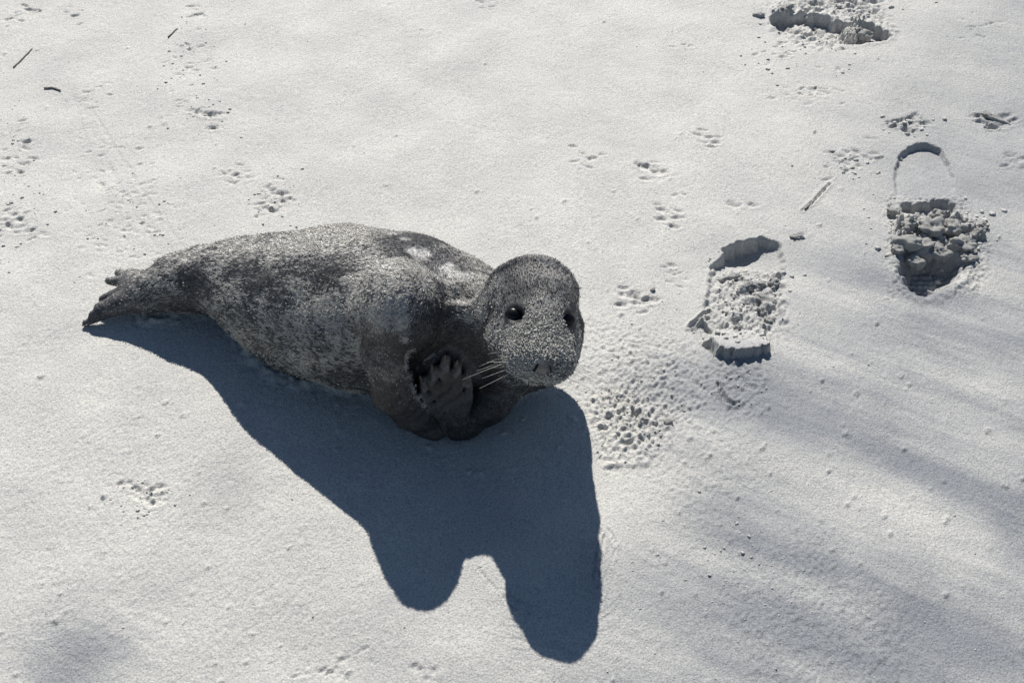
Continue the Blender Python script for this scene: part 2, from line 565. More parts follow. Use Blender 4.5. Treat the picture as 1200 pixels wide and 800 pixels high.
# the sand shoved up where the seal lies
w_ = window(-0.26, 1.22, 0.45)
gap = np.full(X[w_].shape, 1e9)
for p, q in zip(TR[:-1], TR[1:]):
    a_, b_ = np.array(p[:2]), np.array(q[:2])
    e_ = b_ - a_
    t_ = np.clip(((X[w_] - a_[0]) * e_[0] + (Y[w_] - a_[1]) * e_[1]) / (e_ @ e_), 0, 1)
    hw_ = [math.sqrt(max(r_[3] ** 2 - (r_[2] - 0.006) ** 2, 1e-6)) for r_ in (p, q)]
    gap = np.minimum(gap, np.hypot(X[w_] - a_[0] - e_[0] * t_, Y[w_] - a_[1] - e_[1] * t_) - (hw_[0] + (hw_[1] - hw_[0]) * t_))
Z[w_] += np.exp(-((gap - 0.004) / 0.013) ** 2) * (0.0045 + 0.0018 * lump_field[w_]) + np.exp(-((gap - 0.02) / 0.03) ** 2) * 0.0003 * rough_field[w_]

# --- damp and dry colouring: wind-swept streaks of grey damp sand under a dry film
Uc, Vc = to_px(np.stack([X, Y, np.zeros_like(X)], -1))
wet_line = sstep(0.14, 0.72, 0.9 * X + (1.42 - Y) * 0.50)         # damper towards the lower right of the beach
def blob(u, v, rx, ry, ang=0.0):
    g = ground(u, v)
    ca, sa = math.cos(ang), math.sin(ang)
    dx, dy = X - g[0], Y - g[1]
    return np.exp(-(((ca * dx + sa * dy) / rx) ** 2 + ((-sa * dx + ca * dy) / ry) ** 2))
damp = 0.02 + 0.60 * wet_line
damp += 0.70 * blob(925, 470, .17, .06, -.45) + 0.55 * blob(1150, 600, .22, .055, -.45) + .25 * blob(900, 590, .16, .05, -.45) + 0.30 * blob(1000, 740, .30, .08, -.2)
damp += 0.22 * blob(870, 620, .13, .08, -.4) + 0.22 * blob(1180, 430, .14, .06, -.2) + 0.22 * blob(820, 460, .10, .04, -.2) + .18 * blob(880, 540, .12, .04, -.5)
damp -= 0.90 * blob(1065, 598, .13, .048, -.35) + 0.25 * blob(940, 545, .14, .018, -.5) + 0.30 * blob(720, 570, .10, .09, 0)
damp -= 0.22 * blob(1080, 440, .25, .02, -.25) + 0.12 * blob(700, 720, .12, .08, 0)
damp += 0.60 * blob(105, 760, .070, .055, .5) + 0.30 * blob(265, 575, .04, .06, 0) + 0.08 * blob(110, 150, .12, .08) + .16 * blob(450, 780, .6, .14)  # broad last blob paints the light falling off over the near sand
amp = 0.03 + 0.30 * sstep(0.10, 0.45, damp) * (0.3 + 0.7 * sstep(1.75, 1.35, Y))
damp += amp * (0.85 * streak + 0.16 * big_field)
damp = np.clip(damp, 0, 1)
damp = np.clip(damp + 0.22 * sstep(0.006, 0.016, -Z), 0, 1)   # deeper hollows get a darker sand tone

# fade to level at the border so the wide beach joins on
edge = np.minimum.reduce([X - GX0, GX1 - X, Y - GY0, GY1 - Y])
Z *= sstep(0.0, 0.06, edge)

# patches of the beach with a look of their own become parts of it
PATCHES = [
    ('boot_print', [(1040, 158), (1120, 158), (1130, 232), (1168, 280), (1156, 340), (1085, 362), (1038, 335), (1030, 250)], 'boot print with a crescent heel mark and a deep crumbled toe hole'),
    ('boot_print', [(800, 372), (822, 300), (870, 268), (922, 270), (932, 380), (915, 430), (905, 488), (842, 488), (826, 420), (798, 392)], 'boot print holding a cracked flat slab of crust with a sharp shadow'),
    ('boot_print', [(893, 4), (1012, 4), (1056, 34), (1050, 58), (985, 64), (893, 44)], 'wide shallow boot print at the far edge of the sand'),
    ('track_mark', [(662, 162), (716, 162), (716, 208), (662, 208)], None),
    ('track_mark', [(744, 184), (786, 184), (786, 218), (744, 218)], None),
    ('track_mark', [(762, 222), (812, 222), (812, 274), (762, 274)], None),
    ('track_mark', [(810, 146), (852, 146), (852, 180), (810, 180)], None),
    ('track_mark', [(720, 330), (770, 330), (770, 372), (720, 372)], None),
    ('track_mark', [(232, 122), (266, 122), (266, 158), (232, 158)], None),
    ('track_mark', [(138, 556), (204, 556), (204, 604), (138, 604)], None),
]
V = np.stack([X, Y, Z], -1).reshape(-1, 3)
gyz, gxz = np.gradient(Z, STEP, STEP)
N = np.stack([-gxz, -gyz, np.ones_like(Z)], -1).reshape(-1, 3)
N /= np.linalg.norm(N, axis=1, keepdims=True)
ii, jj = np.meshgrid(np.arange(nx - 1), np.arange(ny - 1))
base = (jj * nx + ii).ravel()
FQ = np.stack([base, base + 1, base + 1 + nx, base + nx], -1)
fc = V[FQ].mean(1)
pid = np.zeros(len(FQ), dtype=np.int32)
for k, (nm, pts, lab) in enumerate(PATCHES):
    poly = gpoly(pts)
    lo, hi = poly.min(0), poly.max(0)
    cand = np.where((fc[:, 0] > lo[0]) & (fc[:, 0] < hi[0]) & (fc[:, 1] > lo[1]) & (fc[:, 1] < hi[1]))[0]
    ins = poly_sd(poly, fc[cand, 0], fc[cand, 1]) < 0
    pid[cand[ins]] = k + 1
dampv = damp.ravel()

def sub_mesh(name, faces, parent=None, extraV=None, extraF=None):
    used = np.unique(faces)
    rm = np.full(len(V), -1, dtype=np.int64)
    rm[used] = np.arange(len(used))
    v, f, nn, dv = V[used], rm[faces], N[used], dampv[used]
    if extraV is not None:
        f = np.concatenate([f, extraF + len(v)])
        nn = np.concatenate([nn, np.tile([0, 0, 1.0], (len(extraV), 1))])
        dv = np.concatenate([dv, ED])
        v = np.concatenate([v, extraV])
    o = mesh_from_np(name, v, f, M_SAND, parent)
    add_attr(o, 'damp', dv)
    o.data.normals_split_custom_set_from_vertices(nn.astype(np.float32))
    return o

# the beach beyond the close-up, out to the horizon
ring_n = 48
def rect_loop(s, off):
    cx, cy = (GX0 + GX1) / 2, (GY0 + GY1) / 2
    hx, hy = (GX1 - GX0) / 2 + off, (GY1 - GY0) / 2 + off
    pts = []
    for (x0, y0, x1, y1) in ((-1, -1, 1, -1), (1, -1, 1, 1), (1, 1, -1, 1), (-1, 1, -1, -1)):
        for t in np.linspace(0, 1, ring_n, endpoint=False):
            pts.append((cx + hx * (x0 + (x1 - x0) * t), cy + hy * (y0 + (y1 - y0) * t)))
    return np.array(pts)
offs = [0, .05, .12, .22, .35, .5, .7, 1.0, 1.4, 2, 3, 4.5, 7, 12, 25, 60, 150, 400, 1200, 3000]
loops = []
for k, o in enumerate(offs):
    p = rect_loop(1, o)
    z = np.zeros(len(p))
    if k > 0:
        q = np.concatenate([p, np.zeros((len(p), 1))], 1)
        z = 0.006 * vnoise(q, 2.5, 5) * min(1, o / .3) + 0.03 * vnoise(q, .35, 6) * min(1, o / 3)
    loops.append(np.concatenate([p, z[:, None]], 1))
EV = np.concatenate(loops)
m_ = ring_n * 4
EF = []
for k in range(len(offs) - 1):
    a = k * m_ + np.arange(m_)
    b = k * m_ + (np.arange(m_) + 1) % m_
    EF.append(np.stack([a, a + m_, b + m_, b], -1))
EF = np.concatenate(EF)
ix_ = np.clip(np.round((EV[:, 0] - GX0) / STEP).astype(int), 0, nx - 1)
iy_ = np.clip(np.round((EV[:, 1] - GY0) / STEP).astype(int), 0, ny - 1)
far_ = np.exp(-np.repeat(offs, m_) / 1.5)
ED = damp[iy_, ix_] * far_ + 0.25 * (1 - far_)
sand = sub_mesh('sand_beach', FQ[pid == 0], None, EV, EF)
tag(sand, 'pale wind-blown beach sand with grey damp streaks', kind='structure')
for k, (nm, pts, lab) in enumerate(PATCHES):
    o = sub_mesh(nm, FQ[pid == k + 1], sand)
    if lab:
        o['label'] = lab

def sand_z(x, y):
    i = int(round((x - GX0) / STEP)); j = int(round((y - GY0) / STEP))
    if 0 <= i < nx and 0 <= j < ny:
        return float(Z[j, i])
    return 0.0

# ------------------------------------------------------------------ the seal: one continuous skin from a distance field
class Field:
    def __init__(s, lo, hi, h):
        s.lo = np.array(lo); s.h = h
        s.n = np.ceil((np.array(hi) - s.lo) / h).astype(int) + 1
        s.ax = [s.lo[k] + h * np.arange(s.n[k]) for k in range(3)]
        s.d = np.full(s.n, 0.08, dtype=np.float32)
    def box(s, lo, hi):
        sl = []
        for k in range(3):
            a = max(0, int((lo[k] - s.lo[k]) / s.h)); b = min(s.n[k], int((hi[k] - s.lo[k]) / s.h) + 2)
            sl.append(slice(a, b))
        g = np.meshgrid(*[s.ax[k][sl[k]] for k in range(3)], indexing='ij')
        return tuple(sl), np.stack(g, -1)
    def smin(s, sl, dn, k):
        d = s.d[sl]
        if k <= 0:
            s.d[sl] = np.minimum(d, dn)
        else:
            hh = np.clip(0.5 + 0.5 * (dn - d) / k, 0, 1)
            s.d[sl] = dn * (1 - hh) + d * hh - k * hh * (1 - hh)
    def smax(s, sl, dn, k):
        d = s.d[sl]
        hh = np.clip(0.5 - 0.5 * (-dn - d) / k, 0, 1)
        # subtract dn
        a = -dn
        hh = np.clip(0.5 + 0.5 * (a - d) / k, 0, 1)
        s.d[sl] = d * (1 - hh) + a * hh + k * hh * (1 - hh)

def cone_d(p, a, b, ra, rb, n=None, flat=1.0):
    a, b = np.array(a, float), np.array(b, float)
    ab = b - a
    q = p - a
    t = np.clip((q @ ab) / (ab @ ab), 0, 1)
    r = q - t[..., None] * ab
    if n is not None:
        n = np.array(n, float); n /= np.linalg.norm(n)
        c = r @ n
        ln = np.sqrt(np.maximum((r ** 2).sum(-1) - c ** 2, 0) + (c / flat) ** 2)
        return (ln - (ra + (rb - ra) * t)) * (0.5 + 0.5 * flat)
    return np.sqrt((r ** 2).sum(-1)) - (ra + (rb - ra) * t)

def ell_d(p, c, R, rad):
    q = (p - np.array(c)) @ R           # local coords
    k0 = np.sqrt(((q / rad) ** 2).sum(-1))
    k1 = np.sqrt(((q / (np.array(rad) ** 2)) ** 2).sum(-1)) + 1e-9
    return k0 * (k0 - 1.0) / k1

SD = Field((-0.665, 0.93, -0.03), (0.14, 1.44, 0.335), 0.0025)
FLOW = []                                # (a, b, radius, direction) for the lie of the fur

def cone(a, b, ra, rb, k=0.02, n=None, flat=1.0, flow=None):
    m = max(ra, rb) + k + 0.02
    a_, b_ = np.array(a, float), np.array(b, float)
    sl, p = SD.box(np.minimum(a_, b_) - m, np.maximum(a_, b_) + m)
    SD.smin(sl, cone_d(p, a_, b_, ra, rb, n, flat).astype(np.float32), k)
    d = (b_ - a_) if flow is None else np.array(flow, float)
    FLOW.append((a_, b_, (ra + rb) / 2, d / np.linalg.norm(d)))

def ell(c, R, rad, k=0.015, flow=None):
    m = max(rad) + k + 0.02
    c = np.array(c, float)
    sl, p = SD.box(c - m, c + m)
    SD.smin(sl, ell_d(p, c, R, np.array(rad)).astype(np.float32), k)
    if flow is not None:
        FLOW.append((c, c + 1e-4, max(rad), np.array(flow) / np.linalg.norm(flow)))

def cut(c, R, rad, k=0.006):
    m = max(rad) + k + 0.01
    c = np.array(c, float)
    sl, p = SD.box(c - m, c + m)
    SD.smax(sl, ell_d(p, c, R, np.array(rad)).astype(np.float32), k)

I3 = np.eye(3)
# trunk: tail to chest
for (p, q) in zip(TR[:-1], TR[1:]):
    cone(p[:3], q[:3], p[3], q[3], 0.010, flow=(p[0] - q[0], p[1] - q[1], p[2] - q[2]))
cone((-0.185, 1.178, 0.140), (-0.155, 1.128, 0.186), 0.070, 0.048, 0.03, flow=(-.8, .2, -.4))
ell((-0.137, 1.102, 0.216), I3, (0.050, 0.058, 0.060), 0.035, flow=(-.5, .2, -.6))      # near shoulder, hunched up
ell((-0.070, 1.127, 0.186), I3, (0.048, 0.046, 0.043), 0.02, flow=(-.7, .5, -.3))
# head frame
HC = np.array([0.026, 1.066, 0.227])
yaw, pit, rol = math.radians(6), math.radians(5), math.radians(12)
Fw = np.array([math.sin(yaw) * math.cos(pit), -math.cos(yaw) * math.cos(pit), math.sin(pit)])
Rt = np.cross(np.array([0, 0, 1.0]), Fw); Rt /= np.linalg.norm(Rt)      # image right
if Rt[0] < 0: Rt = -Rt
Up = np.cross(Fw, Rt); 
if Up[2] < 0: Up = -Up
Rt2 = Rt * math.cos(rol) - Up * math.sin(rol)
Up2 = Up * math.cos(rol) + Rt * math.sin(rol)
Rt, Up = Rt2, Up2
HR = np.stack([Rt, Fw, Up], 1)           # columns: right, forward, up
def hp(r, f, u):
    return HC + Rt * r + Fw * f + Up * u
# neck
cone((-0.010, 1.140, 0.120), hp(-0.004, -0.018, -0.022), 0.068, 0.046, 0.012, flow=(-.3, .6, -.7))
cone((-0.040, 1.136, 0.135), hp(-0.012, -0.030, -0.016), 0.066, 0.047, 0.010, flow=(-.6, .6, -.4))
cone((0.030, 1.150, 0.118), (0.034, 1.098, 0.170), 0.062, 0.056, 0.014, flow=(-.2, .6, -.7))
# skull, cheeks, muzzle
ell(hp(-0.002, -0.027, 0.006), HR, (0.0580, 0.0540, 0.0600), 0.007, flow=-Fw + 0.4 * Up)
ell(hp(0, 0.006, 0.003), HR, (0.0480, 0.0550, 0.0510), 0.016, flow=-Fw + .4 * Up)
ell(hp(0, 0.028, -0.014), HR, (0.0465, 0.046, 0.040), 0.014, flow=-Fw)
ell(hp(-0.004, -0.028, -0.018), HR, (0.0620, 0.0370, 0.0430), 0.010, flow=-Fw + .3 * Up)
ell(hp(0, 0.048, -0.007), HR, (0.0410, 0.0400, 0.0290), 0.014, flow=-Fw)
for s in (-1, 1):
    ell(hp(s * 0.0180, 0.065, -0.006), HR, (0.0230, 0.0240, 0.0215), 0.012, flow=-Fw + s * Rt)
    ell(hp(s * 0.0270, 0.020, -0.012), HR, (0.0290, 0.0300, 0.0300), 0.016, flow=-Fw)      # cheek
ell(hp(0, 0.046, -0.027), HR, (0.027, 0.034, 0.014), 0.008, flow=-Fw)          # lower jaw
ell(hp(0, 0.082, 0.003), HR, (0.0140, 0.0100, 0.0095), 0.008, flow=Up)         # nose pad
ell(hp(0, 0.044, 0.013), HR, (0.026, 0.038, 0.017), 0.020, flow=-Fw)           # bridge
def on_skin(d):
    for t in np.arange(0.02, 0.10, 0.0005):
        q = np.round((HC + d * t - SD.lo) / SD.h).astype(int)
        if SD.d[tuple(q)] > 0:
            return HC + d * t
EYES = []
for s in (-1, 1):
    d_ = Rt * s * 0.0395 + Fw * 0.037 + Up * 0.0365
    EYES.append(on_skin(d_ / np.linalg.norm(d_)))
for e in EYES:
    cut(e + Fw * 0.003 + Up * 0.003, HR, (0.0130, 0.0105, 0.0090), 0.004)
for s in (-1, 1):                                                             # groove between lip and jaw
    cut(hp(s * 0.018, 0.090, -0.026), HR, (0.022, 0.02, 0.0022), 0.004)
# near fore flipper, hanging from the shoulder to the sand
nn = (-0.22, -0.90, 0.34)
NF = [(-0.150, 1.078, 0.225, .034), (-0.160, 1.060, 0.165, .029), (-0.151, 1.054, 0.105, .027), (-0.134, 1.066, 0.055, .028), (-0.112, 1.084, 0.018, .026)]
for p, q in zip(NF[:-1], NF[1:]):
    cone(p[:3], q[:3], p[3] * 1.04, q[3] * 1.04, 0.004, n=nn, flat=0.46)
wr = np.array((-0.110, 1.084, 0.016))
for k, (dx, dy, dz, L) in enumerate([(0.95, -.05, -.04, .042), (0.85, -.25, -.06, .042), (0.6, -.42, -.08, .036)]):
    d = np.array((dx, dy, dz)); d /= np.linalg.norm(d)
    s = wr + np.array((0.004 - 0.010 * k, 0, -0.006))
    cone(s, s + d * L * .8, .011, .007, 0.008)
# far fore flipper: forearm from under the chin, hand folded up against the chest
cone((0.010, 1.122, 0.088), (-0.030, 1.094, 0.048), .032, .028, 0.012, n=(0, -.7, .7), flat=.8)
cone((-0.030, 1.094, 0.048), (-0.066, 1.082, 0.022), .026, .026, 0.012, n=(0, -.7, .7), flat=.8)
def hand_pt(u, v):
    # plane of the palm: leans back from the sand onto the chest
    a = (u - 600) / FPX; b = (400 - v) / FPX
    d = np.array([a, CP + b * SP, -SP + b * CP])
    nrm = np.array([0.0, -0.150, 0.012]); p0 = np.array([0, 1.060, 0.012])
    o = np.array([0, 0, CAM_H])
    t = ((p0 - o) @ nrm) / (d @ nrm)
    return o + d * t
DIG = [((514, 486), (500, 461), (494, 443), .0074), ((520, 484), (510, 452), (507, 430), .0078), ((527, 482), (523, 446), (522, 419), .0082),
       ((535, 484), (536, 450), (536, 425), .0078), ((542, 486), (549, 461), (548, 439), .0074)]
palmn = (0, -1, 0.08)
cone(hand_pt(535, 502), hand_pt(529, 482), .020, .025, 0.008, n=palmn, flat=.36)
cone(hand_pt(529, 478) + np.array((0, .007, 0)), hand_pt(522, 447) + np.array((0, .007, 0)), .026, .021, 0.004, n=palmn, flat=.17)     # web
CLAWS = []
for a, b, c_, r in DIG:
    pa, pb, pc = hand_pt(*a), hand_pt(*b), hand_pt(*c_)
    pb = pb + np.array((0, -.007, .002))
    cone(pa, pb, r * 1.08, r * 1.05, 0.003); cone(pb, pc, r * 1.05, r * .62, 0.002)
    CLAWS.append((pc + np.array((0, -.004, .0015)), (pc - pb) / np.linalg.norm(pc - pb)))
# hind flippers: two fans of toes trailing on the sand
def fan(base, tips, r0, r1, web):
    base = np.array(base)
    for i, t in enumerate(tips):
        t = np.array(t)
        mid = base * .45 + t * .55 + np.array((0, 0, .004))
        cone(base, mid, r0, r0 * .50, web); cone(mid, t, r0 * .50, r1, web * .6)
        FLOW[-1] = (*FLOW[-1][:3], (t - base) / np.linalg.norm(t - base))
def gz(u, v, z):
    g = ground(u, v, z); return (g[0], g[1], z)
fan((-0.535, 1.312, 0.034), [gz(100, 379, .006), gz(108, 369, .018), gz(116, 359, .026)], .021, .0058, .010)
fan((-0.528, 1.326, 0.038), [gz(120, 350, .022), gz(127, 329, .028), gz(139, 320, .027)], .020, .0062, .009)
# loose skin: folds behind the head and across the shoulder, soft unevenness
sl, p = SD.box((-0.66, .94, -.03), (0.14, 1.43, .334))
band = np.abs(SD.d[sl]) < 0.02
pp = p[band]
dn = 0.0022 * vnoise(pp, 22, 1) + 0.0012 * vnoise(pp, 55, 2)
rel = (pp - HC) @ HR
back = -rel[:, 1]
side = np.clip((rel[:, 2] + 0.05) / 0.05, 0, 1)
dn += side * (0.0060 * np.exp(-((back - 0.040) / 0.007) ** 2) - 0.007 * np.exp(-((back - 0.055) / 0.008) ** 2) * (np.abs(rel[:, 0]) < .09)) * -1 * (np.linalg.norm(rel, axis=1) < .11)
pl = pp - np.array((-0.10, 1.06, 0.12))
ch = np.exp(-(pl ** 2).sum(1) / .06 ** 2)
dn += ch * 0.002 * np.sin(pl @ np.array([.75, .2, -.6]) * 2 * math.pi / .016)
SD.d[sl][band] += dn.astype(np.float32)

def surface_nets(F):
    d = F.d
    s = d < 0
    nx_, ny_, nz_ = d.shape
    corners = [(i, j, k) for i in (0, 1) for j in (0, 1) for k in (0, 1)]
    cnt = np.zeros((nx_ - 1, ny_ - 1, nz_ - 1), dtype=np.int8)
    for (i, j, k) in corners:
        cnt += s[i:nx_ - 1 + i, j:ny_ - 1 + j, k:nz_ - 1 + k]
    act = (cnt > 0) & (cnt < 8)
    idx = np.argwhere(act)
    vid = np.full(act.shape, -1, dtype=np.int64)
    vid[act] = np.arange(len(idx))
    acc = np.zeros((len(idx), 3)); num = np.zeros(len(idx))
    for axis in range(3):
        o = [a for a in range(3) if a != axis]
        for a in (0, 1):
            for b in (0, 1):
                c0 = np.zeros(3, int); c0[o[0]] = a; c0[o[1]] = b
                c1 = c0.copy(); c1[axis] = 1
                i0 = idx + c0; i1 = idx + c1
                d0 = d[i0[:, 0], i0[:, 1], i0[:, 2]]; d1 = d[i1[:, 0], i1[:, 1], i1[:, 2]]
                x = (d0 < 0) != (d1 < 0)
                t = np.where(x, d0 / np.where(x, d0 - d1, 1), 0)
                pt = c0 + t[:, None] * (c1 - c0)
                acc[x] += pt[x]; num[x] += 1
    Vv = F.lo + F.h * (idx + acc / num[:, None])
    faces = []
    for axis in range(3):
        o = [(axis + 1) % 3, (axis + 2) % 3]
        sh0 = [slice(1, -1)] * 3; sh0[axis] = slice(0, -1)
        sh1 = [slice(1, -1)] * 3; sh1[axis] = slice(1, None)
        a, b = s[tuple(sh0)], s[tuple(sh1)]
        for sign, m in ((1, a & ~b), (-1, ~a & b)):
            e = np.argwhere(m)
            off = np.ones(3, int); off[axis] = 0
            e = e + off
            u = np.zeros(3, int); u[o[0]] = 1
            w = np.zeros(3, int); w[o[1]] = 1
            q = [e - u - w, e - w, e, e - u]
            f = np.stack([vid[t[:, 0], t[:, 1], t[:, 2]] for t in q], -1)
            faces.append(f if sign > 0 else f[:, ::-1])
    return Vv, np.concatenate(faces)

BV, BF = surface_nets(SD)
# relax a little
def neighbours_mean(V_, F_):
    e = np.concatenate([F_[:, [0, 1]], F_[:, [1, 2]], F_[:, [2, 3]], F_[:, [3, 0]]])
    e = np.concatenate([e, e[:, ::-1]])
    acc = np.zeros_like(V_); n = np.zeros(len(V_))
    for k in range(3):
        acc[:, k] = np.bincount(e[:, 0], V_[e[:, 1], k], len(V_))
    n = np.bincount(e[:, 0], minlength=len(V_))
    return acc / n[:, None]
for _ in range(2):
    BV = BV * .5 + neighbours_mean(BV, BF) * .5
def vert_normals(V_, F_):
    n = np.cross(V_[F_[:, 2]] - V_[F_[:, 0]], V_[F_[:, 3]] - V_[F_[:, 1]])
    vn = np.zeros_like(V_)
    for c_ in range(4):
        for k in range(3):
            vn[:, k] += np.bincount(F_[:, c_], n[:, k], len(V_))
    return vn / (np.linalg.norm(vn, axis=1, keepdims=True) + 1e-12)
BN = vert_normals(BV, BF)

# --- coat colouring: dark grey pup, dusted with sand
camv = np.array([0, 0, CAM_H])
PU, PV = to_px(BV)
facing = ((camv - BV) * BN).sum(1) > 0
def spot(u, v):
    """place on the animal's skin seen at u, v"""
    d = (PU - u) ** 2 + (PV - v) ** 2 + np.where(facing, 0, 1e6)
    c_ = np.argsort(d)[:12]
    dep = ((BV[c_] - camv) ** 2).sum(1)
    return BV[c_[np.argmin(dep)]]
def fall(u, v, r, p=2.0):
    c_ = spot(u, v)
    return np.exp(-(np.sqrt(((BV - c_) ** 2).sum(1)) / r) ** p)
sand_and_light = 0.26 + 0.31 * vnoise(BV * np.array([.6, 1, 1]), 36, 3) + 0.36 * vnoise(BV, 11, 4)
for u, v, r, a in ((350, 278, .05, .55), (385, 272, .05, .80), (425, 274, .05, .75), (300, 292, .05, .25), (460, 300, .04, .30), (440, 330, .05, .30), (470, 345, .03, .20),
                   (545, 345, .04, .25), (505, 345, .04, .25), (380, 400, .06, .20), (320, 370, .06, .15), (610, 400, .022, .75), (600, 412, .02, .55), (640, 392, .024, .55), (660, 410, .018, .55), (630, 405, .02, .3),
                   (650, 350, .022, .40), (632, 375, .014, .3), (575, 345, .018, .25), (400, 330, .05, .15), (425, 320, .02, .3), (410, 345, .02, .25), (566, 325, .010, .8), (562, 338, .010, .9), (560, 352, .010, .9), (562, 370, .010, .7), (549, 345, .012, .35), (255, 300, .05, .12), (466, 362, .010, .8), (472, 380, .009, .9), (477, 400, .009, .9), (483, 420, .008, .9), (490, 440, .008, .9), (498, 458, .008, .8), (506, 478, .008, .7), (513, 495, .008, .5), (440, 365, .02, .25), (447, 385, .022, .25), (453, 412, .022, .25), (462, 440, .022, .22), (474, 470, .022, .2), (350, 345, .02, .3), (375, 360, .02, .3), (345, 385, .025, .3), (395, 385, .025, .25), (310, 350, .02, .25), (525, 420, .016, .7), (508, 430, .014, .7), (497, 444, .012, .7), (538, 426, .014, .6), (548, 445, .010, .6), (555, 470, .008, .4), (625, 395, .03, .25), (600, 345, .03, .15), (560, 350, .015, .3), (340, 400, .06, .12), (150, 350, .05, .20), (620, 430, .016, .2)):
    sand_and_light += a * fall(u, v, r)  # sand patches, plus painted light on the neck fold and flipper edge
for u, v, r, a in ((500, 395, .040, .6), (520, 385, .03, .4), (530, 485, .03, .20), (560, 470, .05, .45), (470, 480, .05, .25), (265, 318, .035, .30), (300, 312, .03, .28), (340, 310, .03, .30), (375, 312, .025, .25), (230, 325, .03, .2), (430, 350, .012, .3), (620, 318, .03, .15), (390, 440, .05, .25), (220, 345, .04, .2),
                   (490, 288, .030, .55), (465, 284, .02, .5), (520, 305, .02, .45), (400, 310, .03, .2), (601, 366, .012, .4), (672, 375, .012, .5), (620, 325, .04, .12), (680, 395, .018, .3), (642, 430, .010, .45)):
    sand_and_light -= a * fall(u, v, r)  # wet and darker patches, plus shade painted on the chest
blot = np.zeros(len(BV))
for u, v, r in ((493, 296, .014), (484, 291, .008), (523, 313, .011), (535, 320, .013), (528, 308, .007), (547, 324, .009), (460, 273, .010), (512, 323, .008), (474, 279, .006)):
    blot = np.maximum(blot, sstep(.25, .65, fall(u, v, r) + .30 * vnoise(BV, 170, 5)))
sand_and_light -= 0.22 * sstep(0.07, 0.02, BV[:, 2]) * (BV[:, 0] > -.45)          # pale speckle thins out low on the body
def seg_dist(P_, a_, b_):
    a_, b_ = np.array(a_, float), np.array(b_, float)
    t_ = np.clip(((P_ - a_) @ (b_ - a_)) / ((b_ - a_) @ (b_ - a_)), 0, 1)
    return np.linalg.norm(P_ - a_ - t_[:, None] * (b_ - a_), axis=1)
arm_d = np.min([seg_dist(BV, p[:3], q[:3]) for p, q in zip(NF[:-1], NF[1:])], axis=0)
dig_d = np.min([np.minimum(seg_dist(BV, hand_pt(*a), hand_pt(*b)), seg_dist(BV, hand_pt(*b), hand_pt(*c_))) for a, b, c_, r in DIG], axis=0)
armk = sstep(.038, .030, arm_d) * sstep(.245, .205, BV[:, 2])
sand_and_light = sand_and_light * (1 - .55 * armk)
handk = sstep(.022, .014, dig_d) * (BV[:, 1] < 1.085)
sand_and_light = sand_and_light * (1 - .8 * handk)
hollow = sstep(-.150, -.125, BV[:, 0]) * sstep(.0, -.035, BV[:, 0]) * sstep(.215, .175, BV[:, 2]) * (BV[:, 1] < 1.14) * sstep(.032, .040, arm_d) * sstep(.014, .022, dig_d)  # shaded chest behind the flipper, its darkness painted into the coat
sand_and_light = sand_and_light * (1 - .93 * hollow)
n_ = np.array(nn, float); n_ /= np.linalg.norm(n_)
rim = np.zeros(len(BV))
for p, q in zip(NF[:-1], NF[1:]):                       # sunlit front edge of the flipper, painted as pale coat
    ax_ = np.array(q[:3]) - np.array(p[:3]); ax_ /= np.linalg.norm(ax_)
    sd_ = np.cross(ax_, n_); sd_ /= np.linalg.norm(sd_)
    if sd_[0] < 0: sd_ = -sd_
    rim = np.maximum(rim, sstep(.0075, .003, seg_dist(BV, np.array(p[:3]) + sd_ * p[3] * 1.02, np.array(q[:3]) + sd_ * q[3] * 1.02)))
for a, b, c_, r in DIG:                                 # the knuckles made paler as well
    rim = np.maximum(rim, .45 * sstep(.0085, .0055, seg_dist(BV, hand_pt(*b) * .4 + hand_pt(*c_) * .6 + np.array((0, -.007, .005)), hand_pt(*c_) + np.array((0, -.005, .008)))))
sand_and_light = np.maximum(sand_and_light, rim * (.62 + .3 * vnoise(BV, 120, 41)))
sand_and_light = np.clip(sand_and_light, 0.03, 1)
DARKF = np.array([0.062, 0.063, 0.069]); MIDF = np.array([0.125, 0.121, 0.120]); SANDF = np.array([0.61, 0.59, 0.55])
tone = np.clip(0.5 + 0.5 * vnoise(BV, 18, 7) + .3 * vnoise(BV, 45, 8), 0, 1)[:, None]
coat = DARKF * (1 - tone) + MIDF * tone
coat = coat * (1 - .45 * hollow[:, None])  # coat darkened to paint the shade in the chest hollow
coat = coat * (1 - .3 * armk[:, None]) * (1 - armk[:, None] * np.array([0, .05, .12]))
hd = np.exp(-(np.linalg.norm(BV - hand_pt(523, 440), axis=1) / .036) ** 4)[:, None] * (BV[:, 1:2] < 1.08)
coat = coat * (1 - hd) + np.array([.068, .062, .057]) * (.8 + .4 * tone) * hd
g_ = np.clip((sand_and_light - .15) * .75 + 0.55 * vnoise(BV, 210, 9) * sand_and_light, 0, 1)[:, None]
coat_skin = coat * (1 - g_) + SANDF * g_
for e in EYES:
    k_ = sstep(.0175, .012, np.linalg.norm(BV - e, axis=1))[:, None]
    coat_skin = coat_skin * (1 - k_) + np.array([.022, .022, .024]) * k_
coat_skin = coat_skin * (1 - blot[:, None]) + np.array([.58, .57, .55]) * blot[:, None]

seal = bpy.data.objects.new('seal_pup', None)
seal.location = (-0.24, 1.21, 0.0)
COL.objects.link(seal)
tag(seal, 'dark grey sand-dusted seal pup lying on the sand, head turned to the viewer', 'seal')
OFF = np.array(seal.location)
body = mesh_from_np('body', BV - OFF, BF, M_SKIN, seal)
add_col(body, 'coat', coat_skin)

